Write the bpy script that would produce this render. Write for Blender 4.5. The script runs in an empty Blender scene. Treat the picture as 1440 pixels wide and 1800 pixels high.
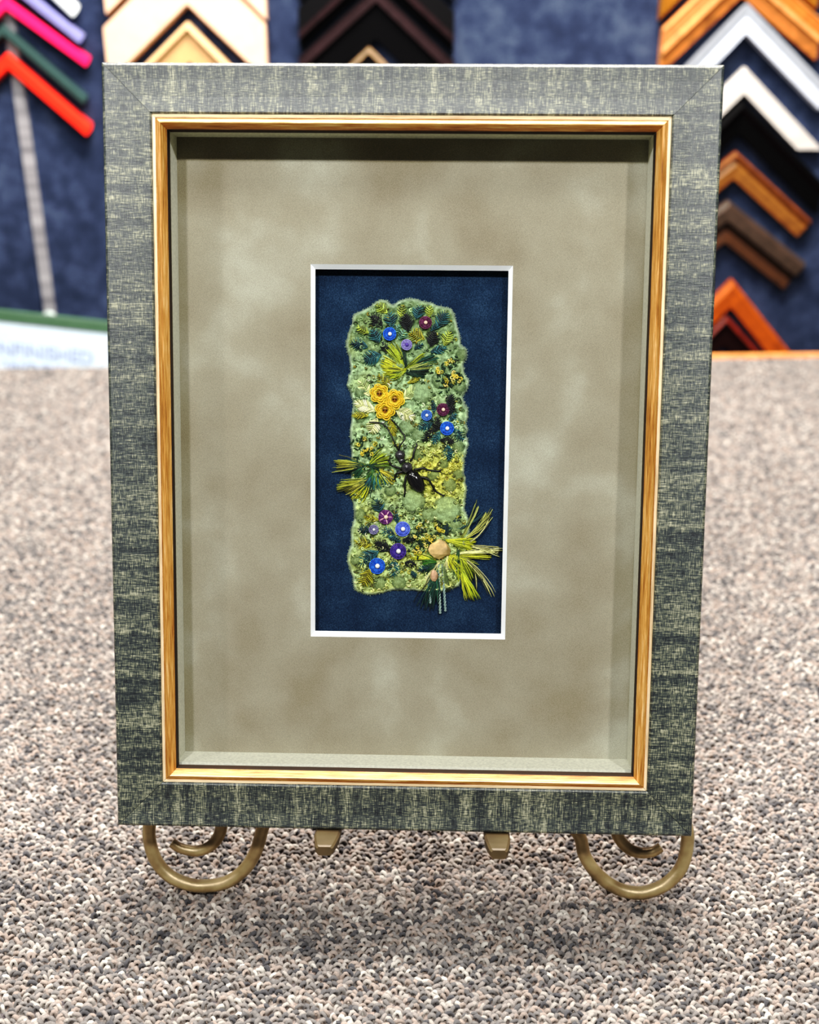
import bpy, bmesh, math, random
import numpy as np
from mathutils import Vector, Matrix, noise
from mathutils.geometry import delaunay_2d_cdt
R = random.Random(7)
col = bpy.context.scene.collection
PI = math.pi

# ------------------------------------------------------------------ camera (solved from the frame's four corners, 1440x1800)
F, CX, CY, H = 2000.0, 720.0, 900.0, 0.4735
M = Matrix(((0.99999608, -0.00279999634, 0.0), (0.0011966, 0.42735619, -0.90408255), (0.00253143, 0.904079, 0.42735786)))
CAM = Vector((0, 0, H))
cd = bpy.data.cameras.new('camera'); cam = bpy.data.objects.new('camera', cd); col.objects.link(cam)
cam.matrix_world = Matrix.Translation(CAM) @ M.to_4x4()
cd.sensor_fit = 'HORIZONTAL'; cd.sensor_width = 36; cd.lens = F / 1440 * 36; cd.clip_start = .02
cd.dof.use_dof = True; cd.dof.focus_distance = .603; cd.dof.aperture_fstop = 7.5
bpy.context.scene.camera = cam

def ray(px, py): return (M @ Vector(((px - CX) / F, -(py - CY) / F, -1))).normalized()
def hit(px, py, p0, n):
    d = ray(px, py); return CAM + d * ((p0 - CAM).dot(n) / d.dot(n))

# frame basis: X along width, D into the frame (away from viewer), U up the frame
XF = Vector((0.99968959, -0.02491449, 0.0)); UF = Vector((0.00782165, 0.31392996, 0.94941392)); NF = Vector((-0.02365488, -0.94911919, 0.31402739))
FC = Vector((-0.00137701, 0.52556747, H - 0.2213555))
FR = Matrix((XF, -NF, UF)).transposed()
def fpt(x, d, u): return FC + XF * x - NF * d + UF * u          # frame coords -> world
def fun(px, py, d):                                               # pixel -> frame coords on the plane at depth d
    l = hit(px, py, FC - NF * d, NF) - FC
    return Vector((l.dot(XF), d, l.dot(UF)))

# ------------------------------------------------------------------ helpers
def lin(c): return tuple((v / 12.92 if v <= .04045 else ((v + .055) / 1.055) ** 2.4) for v in (k / 255 for k in c))
def c4(c): return (*lin(c), 1)
class NT:
    def __init__(s, name):
        s.m = bpy.data.materials.new(name); s.m.use_nodes = True; s.t = s.m.node_tree; s.n = s.t.nodes; s.b = s.n['Principled BSDF']; s.out = s.n['Material Output']
    def a(s, typ, **k):
        n = s.n.new(typ)
        for q, v in k.items():
            if hasattr(n, q): setattr(n, q, v)
            else: n.inputs[q.replace('_', ' ')].default_value = v
        return n
    def l(s, a, b): s.t.links.new(a, b)
    def coords(s, kind='Object', scale=(1, 1, 1)):
        t = s.a('ShaderNodeTexCoord'); mp = s.a('ShaderNodeMapping'); mp.inputs['Scale'].default_value = scale
        s.l(t.outputs[kind], mp.inputs[0]); return mp.outputs[0]
    def noise(s, co, scale, detail=3, rough=.5, dist=0):
        n = s.a('ShaderNodeTexNoise'); n.inputs['Scale'].default_value = scale; n.inputs['Detail'].default_value = detail; n.inputs['Roughness'].default_value = rough; n.inputs['Distortion'].default_value = dist
        s.l(co, n.inputs['Vector']); return n.outputs['Fac']
    def ramp(s, fac, stops):
        r = s.a('ShaderNodeValToRGB'); e = r.color_ramp.elements
        while len(e) < len(stops): e.new(.5)
        for q, (p, c) in zip(e, stops): q.position = p; q.color = c4(c)
        s.l(fac, r.inputs[0]); return r.outputs[0]
    def math(s, op, a, b):
        n = s.a('ShaderNodeMath', operation=op)
        for i, v in enumerate((a, b)):
            if isinstance(v, (int, float)): n.inputs[i].default_value = v
            else: s.l(v, n.inputs[i])
        return n.outputs[0]
    def mix(s, fac, a, b, mode='MIX'):
        n = s.a('ShaderNodeMix', data_type='RGBA', blend_type=mode)
        for i, v in ((0, fac), (6, a), (7, b)):
            if isinstance(v, (int, float)): n.inputs[i].default_value = v
            elif isinstance(v, tuple): n.inputs[i].default_value = v
            else: s.l(v, n.inputs[i])
        return n.outputs[2]
    def bump(s, h, strength, dist):
        b = s.a('ShaderNodeBump'); b.inputs['Strength'].default_value = strength; b.inputs['Distance'].default_value = dist
        s.l(h, b.inputs['Height']); s.l(b.outputs[0], s.b.inputs['Normal'])
    def fin(s, color=None, rough=.6, spec=.4, metal=0):
        if color is not None:
            if isinstance(color, tuple): s.b.inputs['Base Color'].default_value = color
            else: s.l(color, s.b.inputs['Base Color'])
        s.b.inputs['Roughness'].default_value = rough; s.b.inputs['Specular IOR Level'].default_value = spec; s.b.inputs['Metallic'].default_value = metal
        return s.m

def plain(name, rgb, rough=.5, spec=.4, metal=0, var=.12, scale=60):
    t = NT(name); co = t.coords(); f = t.noise(co, scale, 4)
    a = tuple(max(0, v * (1 - var)) for v in rgb); b = tuple(min(255, v * (1 + var)) for v in rgb)
    return t.fin(t.ramp(f, [(.3, a), (.7, b)]), rough, spec, metal)

class MB:                                                         # mesh collector with colours
    def __init__(s): s.v = []; s.f = []; s.c = []; s.mi = []; s.uv = None
    def add(s, verts, faces, c=None, mi=0):
        o = len(s.v); s.v += [tuple(p) for p in verts]; s.f += [tuple(i + o for i in f) for f in faces]; s.mi += [mi] * len(faces)
        s.c += [c if c is not None else (1, 1, 1)] * len(verts) if not (c is not None and isinstance(c, list)) else c
    def build(s, name, mats, parent=None, smooth=True, off=None):
        me = bpy.data.meshes.new(name); v = s.v if off is None else [(p[0] - off[0], p[1] - off[1], p[2] - off[2]) for p in s.v]
        me.from_pydata(v, [], s.f)
        for m in (mats if isinstance(mats, (list, tuple)) else [mats]): me.materials.append(m)
        me.polygons.foreach_set('material_index', s.mi); me.polygons.foreach_set('use_smooth', [smooth] * len(s.f))
        at = me.color_attributes.new('col', 'FLOAT_COLOR', 'POINT')
        at.data.foreach_set('color', np.array([(*k, 1) for k in s.c], dtype=np.float32).ravel())
        if s.uv is not None:
            u = me.uv_layers.new(name='UVMap'); li = np.zeros(len(me.loops), dtype=np.int32); me.loops.foreach_get('vertex_index', li)
            u.data.foreach_set('uv', np.array(s.uv, dtype=np.float32)[li].ravel())
        me.update(); o = bpy.data.objects.new(name, me); col.objects.link(o)
        if parent: o.parent = parent
        return o
    def box(s, lo, hi, mi=0, c=None):
        x0, y0, z0 = lo; x1, y1, z1 = hi
        s.add([(x0, y0, z0), (x1, y0, z0), (x1, y1, z0), (x0, y1, z0), (x0, y0, z1), (x1, y0, z1), (x1, y1, z1), (x0, y1, z1)],
              [(0, 3, 2, 1), (4, 5, 6, 7), (0, 1, 5, 4), (1, 2, 6, 5), (2, 3, 7, 6), (3, 0, 4, 7)], c, mi)
    def tube(s, pts, r, n=8, c=None, mi=0, flat=1):
        pts = [Vector(p) for p in pts]; N = len(pts); rr = r if isinstance(r, (list, tuple)) else [r] * N
        V = []; up = Vector((.13, 1, .07)).normalized()
        for i, p in enumerate(pts):
            t = (pts[min(i + 1, N - 1)] - pts[max(i - 1, 0)]).normalized(); a = t.cross(up)
            if a.length < 1e-6: a = t.cross(Vector((1, 0, 0)))
            a.normalize(); b = a.cross(t)
            for k in range(n):
                q = 2 * PI * k / n; V.append(p + a * (math.cos(q) * rr[i]) + b * (math.sin(q) * rr[i] * flat))
        Fc = [(i * n + k, i * n + (k + 1) % n, (i + 1) * n + (k + 1) % n, (i + 1) * n + k) for i in range(N - 1) for k in range(n)]
        Fc += [tuple(range(n - 1, -1, -1)), tuple((N - 1) * n + k for k in range(n))]
        s.add(V, Fc, c, mi)
    def ball(s, p, r, c=None, mi=0, nu=10, nv=7, axes=None, jit=0):
        p = Vector(p); A = axes or (Vector((1, 0, 0)), Vector((0, 1, 0)), Vector((0, 0, 1))); rr = r if isinstance(r, (tuple, list)) else (r, r, r)
        V = []; Fc = []
        for j in range(nv + 1):
            th = PI * j / nv
            for k in range(nu):
                ph = 2 * PI * k / nu; jj = 1 + R.uniform(-jit, jit)
                V.append(p + (A[0] * (math.sin(th) * math.cos(ph) * rr[0]) + A[1] * (math.sin(th) * math.sin(ph) * rr[1]) + A[2] * (math.cos(th) * rr[2])) * jj)
        for j in range(nv):
            for k in range(nu): Fc.append((j * nu + k, (j + 1) * nu + k, (j + 1) * nu + (k + 1) % nu, j * nu + (k + 1) % nu))
        s.add(V, Fc, c, mi)
def spline(pts, n=6):
    pts = [Vector(p) for p in pts]; out = []
    for i in range(len(pts) - 1):
        p0, p1, p2, p3 = pts[max(i - 1, 0)], pts[i], pts[i + 1], pts[min(i + 2, len(pts) - 1)]
        for k in range(n):
            t = k / n; out.append(.5 * ((2 * p1) + (p2 - p0) * t + (2 * p0 - 5 * p1 + 4 * p2 - p3) * t * t + (3 * p1 - p0 - 3 * p2 + p3) * t ** 3))
    out.append(pts[-1]); return out
def thing(name, label, cat, mat4, group=None):
    o = bpy.data.objects.new(name, None); col.objects.link(o); o.empty_display_size = .02; o.matrix_world = mat4
    o['label'] = label; o['category'] = cat
    if group: o['group'] = group
    return o
def struct(o): o['kind'] = 'structure'; return o

# ------------------------------------------------------------------ materials
def vcol(name, rough=.7, spec=.3, sheen=0, nscale=900, var=.25):
    t = NT(name); a = t.a('ShaderNodeAttribute', attribute_name='col'); f = t.noise(t.coords(), nscale, 3)
    g = t.ramp(f, [(.25, (255 * (1 - var),) * 3), (.75, (255, 255, 255))])
    t.b.inputs['Sheen Weight'].default_value = sheen
    return t.fin(t.mix(1.0, a.outputs['Color'], g, 'MULTIPLY'), rough, spec)
M_thread = vcol('embroidery_thread', .55, .45, .1, 1500, .2)
M_felt = vcol('needle_felted_wool', .95, .1, .3, 2500, .25)
M_bead = vcol('glass_bead', .12, .6, 0, 300, .05)

def rail_mat():
    t = NT('scratched_green_wood'); uv = t.a('ShaderNodeTexCoord').outputs['UV']
    def mp(sx, sy, lx=0):
        m = t.a('ShaderNodeMapping'); m.inputs['Scale'].default_value = (sx, sy, 1); m.inputs['Location'].default_value = (lx, lx, 0); t.l(uv, m.inputs[0]); return m.outputs[0]
    along = t.noise(mp(230, 2300), 1, 4, .62)          # threads along the rail
    across = t.noise(mp(1700, 170, 3), 1, 4, .62)      # threads across the rail
    bands = t.noise(mp(210, 9, 7), 1, 3, .6)           # saw bands across
    patch = t.noise(mp(45, 60, 11), 1, 2)
    w = t.math('ADD', t.math('MULTIPLY', along, .52), t.math('MULTIPLY', across, .48))
    w = t.math('ADD', w, t.math('MULTIPLY', t.math('SUBTRACT', bands, .5), .26))
    w = t.math('ADD', w, t.math('MULTIPLY', t.math('SUBTRACT', patch, .5), .10))
    c = t.ramp(w, [(.39, (16, 22, 27)), (.455, (35, 43, 46)), (.51, (60, 67, 63)), (.565, (108, 110, 90)), (.64, (172, 170, 142))])
    t.bump(w, .55, .0006)
    return t.fin(c, .44, .9)
M_rail = rail_mat()
def gold_mat(name, stops, rough=.42):
    t = NT(name); uv = t.a('ShaderNodeTexCoord').outputs['UV']
    def mp(sx, sy, l=0):
        m = t.a('ShaderNodeMapping'); m.inputs['Scale'].default_value = (sx, sy, 1); m.inputs['Location'].default_value = (l, l, 0); t.l(uv, m.inputs[0]); return m.outputs[0]
    a = t.noise(mp(60, 1600), 1, 4, .65); b = t.noise(mp(14, 200, 4), 1, 2)
    w = t.math('ADD', t.math('MULTIPLY', a, .65), t.math('MULTIPLY', b, .35))
    c = t.ramp(w, stops); t.bump(a, .35, .0003)
    return t.fin(c, rough, .6, .25)
M_gold = gold_mat('worn_gold_leaf', [(.36, (108, 62, 26)), (.45, (172, 112, 52)), (.55, (208, 156, 88)), (.66, (242, 212, 152))])
M_cream = gold_mat('rubbed_cream_edge_and_highlight', [(.35, (178, 148, 104)), (.6, (236, 214, 174))], .5)
M_lipdark = plain('dark_lip_edge', (40, 26, 14), .7)
def mat_board():
    t = NT('suede_mat_board'); co = t.coords()
    big = t.noise(co, 15, 3, .5, .15); big2 = t.noise(co, 42, 2, .5, .1); gr = t.noise(co, 2600, 2, .7)
    w = t.math('ADD', t.math('MULTIPLY', big, .75), t.math('MULTIPLY', big2, .25))
    c = t.ramp(w, [(.34, (150, 141, 119)), (.5, (166, 160, 139)), (.66, (192, 191, 173))])
    g = t.ramp(gr, [(.3, (186, 186, 186)), (.7, (255, 255, 255))])
    t.b.inputs['Sheen Weight'].default_value = .15
    return t.fin(t.mix(.8, c, g, 'MULTIPLY'), .95, .1)
M_mat = mat_board()
M_spacer = plain('suede_spacer', (216, 216, 200), .95, .1, 0, .06, 700)
M_bevel = plain('white_bevel_core', (246, 248, 252), .7, .3, 0, .02)
def navy():
    t = NT('navy_fabric_backing'); co = t.coords()
    f = t.noise(co, 1500, 3, .7); g = t.noise(co, 60, 3)
    w = t.math('ADD', t.math('MULTIPLY', f, .7), t.math('MULTIPLY', g, .3))
    t.bump(f, .5, .0004)
    return t.fin(t.ramp(w, [(.34, (20, 34, 51)), (.5, (32, 51, 74)), (.68, (58, 79, 100))]), .95, .15)
M_navy = navy()
def glass():
    t = NT('picture_glass'); t.n.remove(t.b)
    tr = t.a('ShaderNodeBsdfTransparent'); tr.inputs[0].default_value = (.985, .99, .985, 1)
    gl = t.a('ShaderNodeBsdfGlossy'); gl.inputs['Roughness'].default_value = .02
    fr = t.a('ShaderNodeFresnel'); fr.inputs[0].default_value = 1.22
    mx = t.a('ShaderNodeMixShader'); t.l(fr.outputs[0], mx.inputs[0]); t.l(tr.outputs[0], mx.inputs[1]); t.l(gl.outputs[0], mx.inputs[2]); t.l(mx.outputs[0], t.out.inputs[0])
    return t.m
M_glass = glass()
def bronze():
    t = NT('antique_bronze_metal'); co = t.coords(); f = t.noise(co, 90, 4); g = t.noise(co, 900, 2)
    t.bump(g, .2, .0003)
    return t.fin(t.ramp(f, [(.3, (124, 106, 76)), (.7, (172, 152, 114))]), .36, .6, .4)
M_bronze = bronze()
M_prong = plain('dull_shaded_bronze', (80, 68, 49), .5, .4, .2)  # darker than the easel bronze: prong shadow is put into the colour

# ------------------------------------------------------------------ PICTURE FRAME
W2, H2 = .150, .1926
BASE_Z = -H2
froot = thing('picture_frame', 'deep shadow box frame of scratched grey-green wood with gold inner lip, leaning on the easel', 'picture frame',
              Matrix.Translation(fpt(0, 0, -H2)) @ FR.to_4x4())
def L(x, d, u): return (x, d, u + H2)                              # frame-root local
wood_prof = [(.0, .034), (0, .0016), (.0006, .0005), (.0016, 0), (.008, .0005), (.016, .0006), (.0232, .0001), (.0241, .0009), (.0241, .012), (.0241, .034)]
lip_prof = [(.0242, .012), (.0242, .0009), (.0246, .0002), (.0259, .0004), (.0260, .0009), (.0264, .0003), (.0270, -.0006), (.0279, -.0013), (.0284, -.0015), (.0287, -.0013), (.0296, .0002), (.0305, .0020), (.0309, .0029), (.0312, .0032), (.0313, .0078)]
lip_mi = [0, 0, 0, 1, 1, 1, 1, 1, 0, 1, 1, 1, 2, 2]  # last cream entry paints the crest highlight, bottom lip only
def rail(side, prof, mis, name, mats, parent, gap):
    half, depth = ((W2, H2) if side in 'TB' else (H2, W2))
    def P(s, u, d):
        if side == 'T': return L(s, d, H2 - u)
        if side == 'B': return L(-s, d, -H2 + u)
        if side == 'L': return L(-W2 + u, d, s)
        return L(W2 - u, d, -s)
    m = MB(); m.uv = []; NS = 40; n = len(prof)
    so = {'T': 0, 'B': 3.3, 'L': 7.1, 'R': 11.7}[side]
    V = []; Fc = []; mi = []
    for i in range(NS + 1):
        acc = 0
        for k, (u, d) in enumerate(prof):
            lim = half - u - gap; s = -lim + 2 * lim * i / NS
            if k: acc += math.hypot(u - prof[k - 1][0], d - prof[k - 1][1])
            V.append(P(s, u, d)); m.uv.append((s + so, acc))
    for i in range(NS):
        for k in range(n - 1):
            Fc.append((i * n + k, i * n + k + 1, (i + 1) * n + k + 1, (i + 1) * n + k)); mi.append(mis[k] if mis else 0)
    Fc += [tuple(range(n - 1, -1, -1)), tuple(NS * n + k for k in range(n))]; mi += [2 if mis else 0] * 2
    m.add(V, Fc); m.mi = mi
    o = m.build(name, mats, parent, smooth=False)
    return o
for sd in 'TBLR':
    r_ = rail(sd, wood_prof, None, 'frame_rail', M_rail, froot, .00012)
    g_ = rail(sd, lip_prof, lip_mi if sd == 'B' else [0, 0, 0] + [1] * 9 + [2, 2], 'gold_lip', [M_cream, M_gold, M_lipdark], r_, .00008); g_['label'] = 'worn gold inner lip with cream edge'
# glass
gm = MB(); gx, gz0, gz1 = .1225, -.1650, .1650
gm.add([L(-gx, .0085, gz0), L(gx, .0085, gz0), L(gx, .0085, gz1), L(-gx, .0085, gz1)], [(0, 1, 2, 3)])
o = gm.build('glass_pane', M_glass, froot, False); o['label'] = 'clear glass pane'
# spacer walls
SX, SZ0, SZ1, D0, D1 = .1197, -.1607, .1628, .0100, .0270
for lo, hi in (((-SX - .002, D0, SZ0 - .002 + H2), (-SX, D1, SZ1 + .002 + H2)), ((SX, D0, SZ0 - .002 + H2), (SX + .002, D1, SZ1 + .002 + H2)),
               ((-SX, D0, SZ0 - .002 + H2), (SX, D1, SZ0 + H2)), ((-SX, D0, SZ1 + H2), (SX, D1, SZ1 + .002 + H2))):
    m = MB(); m.box(lo, hi); m.build('spacer_wall', M_spacer, froot, False)
# mat board with bevelled window
wx0, wx1, wz0, wz1 = -.0513, .0527, -.0958, .0999
bx0, bx1, bz0, bz1 = wx0 + .0022, wx1 - .0021, wz0 + .0026, wz1 - .0024
ox, oz0, oz1 = SX + .0020, SZ0 - .002, SZ1 + .002
m = MB(); q = [L(-ox, D1, oz0), L(ox, D1, oz0), L(ox, D1, oz1), L(-ox, D1, oz1), L(wx0, D1, wz0), L(wx1, D1, wz0), L(wx1, D1, wz1), L(wx0, D1, wz1)]
m.add(q, [(0, 1, 5, 4), (1, 2, 6, 5), (2, 3, 7, 6), (3, 0, 4, 7)]); mat_o = m.build('mat_board', M_mat, froot, False)
m = MB(); DB = D1 + .0022
q = [L(wx0, D1, wz0), L(wx1, D1, wz0), L(wx1, D1, wz1), L(wx0, D1, wz1), L(bx0, DB, bz0), L(bx1, DB, bz0), L(bx1, DB, bz1), L(bx0, DB, bz1)]
m.add(q, [(0, 1, 5, 4), (1, 2, 6, 5), (2, 3, 7, 6), (3, 0, 4, 7)]); o = m.build('mat_bevel', M_bevel, mat_o, False); o['label'] = 'white bevelled window edge'
DN = D1 + .0082
m = MB(); e = .004
m.box((bx0 - e, DN, bz0 - e + H2), (bx1 + e, DN + .0006, bz1 + e + H2)); o = m.build('fabric_backing', M_navy, froot, False); o['label'] = 'navy blue fabric backing'
m = MB(); e = .0041
for lo, hi in (((bx0 - e - .001, DB + .0001, bz0 - e), (bx0 - e, DN, bz1 + e)), ((bx1 + e, DB + .0001, bz0 - e), (bx1 + e + .001, DN, bz1 + e)), ((bx0 - e, DB + .0001, bz0 - e - .001), (bx1 + e, DN, bz0 - e)), ((bx0 - e, DB + .0001, bz1 + e), (bx1 + e, DN, bz1 + e + .001))):
    m.box((lo[0], lo[1], lo[2] + H2), (hi[0], hi[1], hi[2] + H2))
m.build('window_spacer', plain('black_foam', (12, 12, 14), .9), froot, False)
m = MB(); m.box((-.1259, DN + .0008, -.1684 + H2), (.1259, DN + .0030, .1684 + H2)); m.build('backing_board', plain('brown_backing_board', (120, 96, 70), .9), froot, False)

# ------------------------------------------------------------------ EMBROIDERED FELT PANEL (pixel helper gives points on the navy plane, then everything is fixed geometry)
S = .000297                                                       # metres per photo pixel on this plane
DF = DN                                                           # felt sits on the fabric
eb = fun(716, 1040, DF)
eroot = thing('felt_embroidery', 'tall pale green felted wool panel embroidered with leaves, flowers and thread tufts on navy fabric', 'embroidery',
              Matrix.Translation(fpt(*eb)) @ FR.to_4x4())
def E(px, py, h=0.0):                                             # h = height above navy fabric, metres
    return fun(px, py, DF - h)
EO = tuple(eb)
outline = [(671, 525.5), (681, 529), (691.6, 536), (697, 532), (704.5, 528), (720, 524), (745.5, 529), (771, 537), (792, 542), (799.5, 554), (804.6, 573), (810, 593.6), (812, 606), (820, 614), (821, 627), (816, 640), (817.5, 658), (824, 668), (824, 678), (819, 689), (813.6, 699), (819, 712), (822.6, 719.5), (824, 732), (819.5, 745), (822.6, 753), (820, 766), (824, 779), (820, 797), (817.5, 806), (816, 826), (821, 862), (817, 890), (824, 916), (825, 939), (822, 960), (817, 985), (812, 1011), (807, 1030), (786, 1037), (758, 1042), (720, 1038), (686, 1039.5), (655.6, 1046), (635, 1043), (622, 1034), (620, 1016), (614.5, 1001), (610.6, 983), (613, 967.6), (617, 955), (616.5, 934), (622, 913.6), (622, 895), (618, 877), (617, 831), (618, 795), (616.5, 784), (616, 755.5), (618, 730), (619.6, 704), (614.5, 689), (610.6, 678), (612, 663), (616, 650), (613, 627), (608, 606.5), (609, 596), (617, 573), (622, 552.5), (643, 543.5), (658, 532)]
sp = spline([(x, y, 0) for x, y in outline + outline[:1]], 5)[:-1]
bd = []
for i, p in enumerate(sp):
    nrm = noise.noise(Vector((p.x * .35, p.y * .35, 1))) * 1.3 + noise.noise(Vector((p.x * .11, p.y * .11, 4))) * 1.8
    a, b = sp[i - 1], sp[(i + 1) % len(sp)]; t = (b - a).normalized(); bd.append(Vector((p.x - t.y * nrm, p.y + t.x * nrm)))
bnp = np.array([(p.x, p.y) for p in bd])
def inside(P):
    x, y = P[:, 0], P[:, 1]; r = np.zeros(len(P), bool); n = len(bnp)
    for i in range(n):
        x0, y0 = bnp[i]; x1, y1 = bnp[(i + 1) % n]
        c = ((y0 > y) != (y1 > y)) & (x < (x1 - x0) * (y - y0) / (y1 - y0 + 1e-12) + x0); r ^= c
    return r
def bdist(P):
    d = np.full(len(P), 1e9); n = len(bnp)
    for i in range(n):
        a = bnp[i]; b = bnp[(i + 1) % n]; ab = b - a; t = np.clip(((P - a) @ ab) / (ab @ ab + 1e-12), 0, 1)
        d = np.minimum(d, np.hypot(*(P - a - t[:, None] * ab).T))
    return d
gx_, gy_ = np.meshgrid(np.arange(606, 828, 1.6), np.arange(520, 1050, 1.6)); gx_[1::2] += .8
G = np.c_[gx_.ravel(), gy_.ravel()]; G = G[inside(G)]; dG = bdist(G); G = G[dG > 1.1]; dG = dG[dG > 1.1]
pts2 = [Vector((p.x, p.y)) for p in bd] + [Vector(p) for p in G]
nb = len(bd)
res = delaunay_2d_cdt(pts2, [(i, (i + 1) % nb) for i in range(nb)], [list(range(nb))], 1, 1e-4)
vv, ff = res[0], res[2]
balls = [(727, 880, 21), (785, 897, 25), (755, 905, 14), (702, 1024, 13), (669, 1026, 12), (742, 690, 20), (775, 668, 16), (716, 752, 15), (738, 765, 14), (762, 835, 11), (790, 853, 13), (686, 862, 11), (633, 690, 10), (808, 679, 12), (812, 624, 11), (633, 735, 9), (806, 785, 11), (700, 640, 14), (800, 925, 14), (633, 905, 11), (626, 985, 10), (780, 815, 9), (806, 835, 10), (690, 770, 9), (735, 800, 10), (660, 885, 8)]
def region_col(x, y):
    n = noise.noise(Vector((x * .035, y * .035, 2)))
    top = (112, 136, 96); mint = (148, 176, 128); yel = (190, 190, 88)
    wy = max(0, min(1, 1 - math.hypot((x - 775) / 75, (y - 835) / 70))) * 1.5 + max(0, min(1, (y - 760) / 300)) * .5
    wt = max(0, min(1, (660 - y) / 60)); wy = min(1, max(0, wy + n * .35))
    c = [mint[i] * (1 - wt) + top[i] * wt for i in range(3)]; c = [c[i] * (1 - wy) + yel[i] * wy for i in range(3)]
    k = 1 + noise.noise(Vector((x * .16, y * .16, 9))) * .42 + noise.noise(Vector((x * .5, y * .5, 3))) * .30
    return [max(0, min(255, v * k)) for v in c]
def felt_h(x, y, db):
    e_ = min(1, db / 4.5); base = .0017 * math.sqrt(max(0, 1 - (1 - e_) ** 2)) + .0001
    cells = noise.voronoi(Vector((x * .11, y * .11, 0)))[0]; h = base + (.0011 * max(0, 1 - cells[0] * 1.5) + .0003 * noise.noise(Vector((x * .3, y * .3, 0)))) * e_
    bb = 0
    for bx, by, br in balls:
        q = ((x - bx) ** 2 + (y - by) ** 2) / (br * br)
        if q < 1: bb = max(bb, math.sqrt(1 - q) * br * S * .38)
    return h + bb * min(1, db / 4), bb
m = MB(); V = []; C = []
va = np.array([(v.x, v.y) for v in vv]); dv = bdist(va)
HF = {}
for (x, y), db in zip(va, dv):
    h, bb = felt_h(x, y, db); p = E(x, y, h); V.append(p); c = region_col(x, y)
    if db < 6:
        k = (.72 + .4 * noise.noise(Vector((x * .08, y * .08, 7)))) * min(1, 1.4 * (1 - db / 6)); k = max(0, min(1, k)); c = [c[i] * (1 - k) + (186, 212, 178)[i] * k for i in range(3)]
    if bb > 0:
        c = [c[i] * .35 + (128, 154, 108)[i] * .65 for i in range(3)]; k = .62 + .52 * min(1, bb / .002) + noise.noise(Vector((x * .7, y * .7, 5))) * .28; c = [min(255, v * k) for v in c]  # ball tops lightened and rims darkened, shading painted in the colour
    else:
        k = .66 + .5 * min(1, max(0, h - .0012) / .0009); c = [min(255, v * k) for v in c]  # low felt darkened by height, painted shade in the hollows
    C.append(lin(c))
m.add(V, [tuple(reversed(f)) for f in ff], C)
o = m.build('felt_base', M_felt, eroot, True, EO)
def hfelt(x, y):
    db = float(bdist(np.array([(x, y)]))[0]) if inside(np.array([(x, y)]))[0] else -1
    return felt_h(x, y, db)[0] if db > 0 else .0002
def tone(c, ks):
    k = R.choice(ks); return [v * k for v in c]
def jit(c, a=14): 
    k = R.uniform(-a, a); return lin([max(0, min(255, v + k + R.uniform(-a * .18, a * .18))) for v in c])
def spindle(m, x0, y0, h0, x1, y1, h1, r, c, n=5):
    ts = (0, .15, .5, .85, 1); rs = (.35, .85, 1, .85, .35); arch = (0, .25, .45, .25, 0)
    m.tube([E(x0 + (x1 - x0) * t, y0 + (y1 - y0) * t, h0 + (h1 - h0) * t + a * r * 1.2) for t, a in zip(ts, arch)], [r * k for k in rs], n, c)
# tiny knotted stitches all over (nobody could count them)
m = MB()
for _ in range(3300):
    while True:
        x, y = R.uniform(610, 824), R.uniform(532, 1042)
        if inside(np.array([(x, y)]))[0]: break
    if bdist(np.array([(x, y)]))[0] < 5: continue
    if R.random() > (.35 if y < 680 else (1 if (x > 715 and y > 740) or y > 960 else .55)): continue
    if any((x - b[0]) ** 2 + (y - b[1]) ** 2 < (b[2] * .8) ** 2 for b in balls): continue
    h = hfelt(x, y); a = R.uniform(0, 2 * PI); rr = R.uniform(1.6, 3.4); arc = R.uniform(2.2, 5)
    c = region_col(x, y); k = R.choice((.5, .75, 1.05, 1.25, 1.4)); c = jit([min(255, v * k) for v in c], 16)
    if R.random() < .13: c = jit(R.choice(((150, 132, 40), (206, 200, 90), (96, 96, 34))), 18)
    P_ = [E(x + rr * math.cos(a + arc * t / 5), y + rr * math.sin(a + arc * t / 5), h + .0001 + .0006 * math.sin(PI * t / 5)) for t in range(6)]
    m.tube(P_, R.uniform(.75, 1.3) * S, 4, c)
o = m.build('moss_stitching', M_thread, eroot, True, EO); o['kind'] = 'stuff'
# wool fuzz round the edge
m = MB()
for _ in range(520):
    i = R.randrange(nb); p = bd[i]; q = bd[(i + 1) % nb]; t = (q - p).normalized(); s = R.choice((1, -1)); a = R.uniform(-1.1, 1.1)
    dx, dy = t.y, -t.x
    if inside(np.array([(p.x + dx * 3, p.y + dy * 3)]))[0]: dx, dy = -dx, -dy
    ln = R.uniform(.8, 2.4); ex, ey = dx * math.cos(a) - dy * math.sin(a), dx * math.sin(a) + dy * math.cos(a)
    m.tube([E(p.x - dx * 2, p.y - dy * 2, .0008), E(p.x + ex * ln * .6, p.y + ey * ln * .6, .0007), E(p.x + ex * ln + R.uniform(-1, 1), p.y + ey * ln + R.uniform(-1, 1), .0004)], .22 * S, 3, jit((182, 208, 176)))
o = m.build('wool_fuzz', M_felt, eroot, True, EO); o['kind'] = 'stuff'

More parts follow.
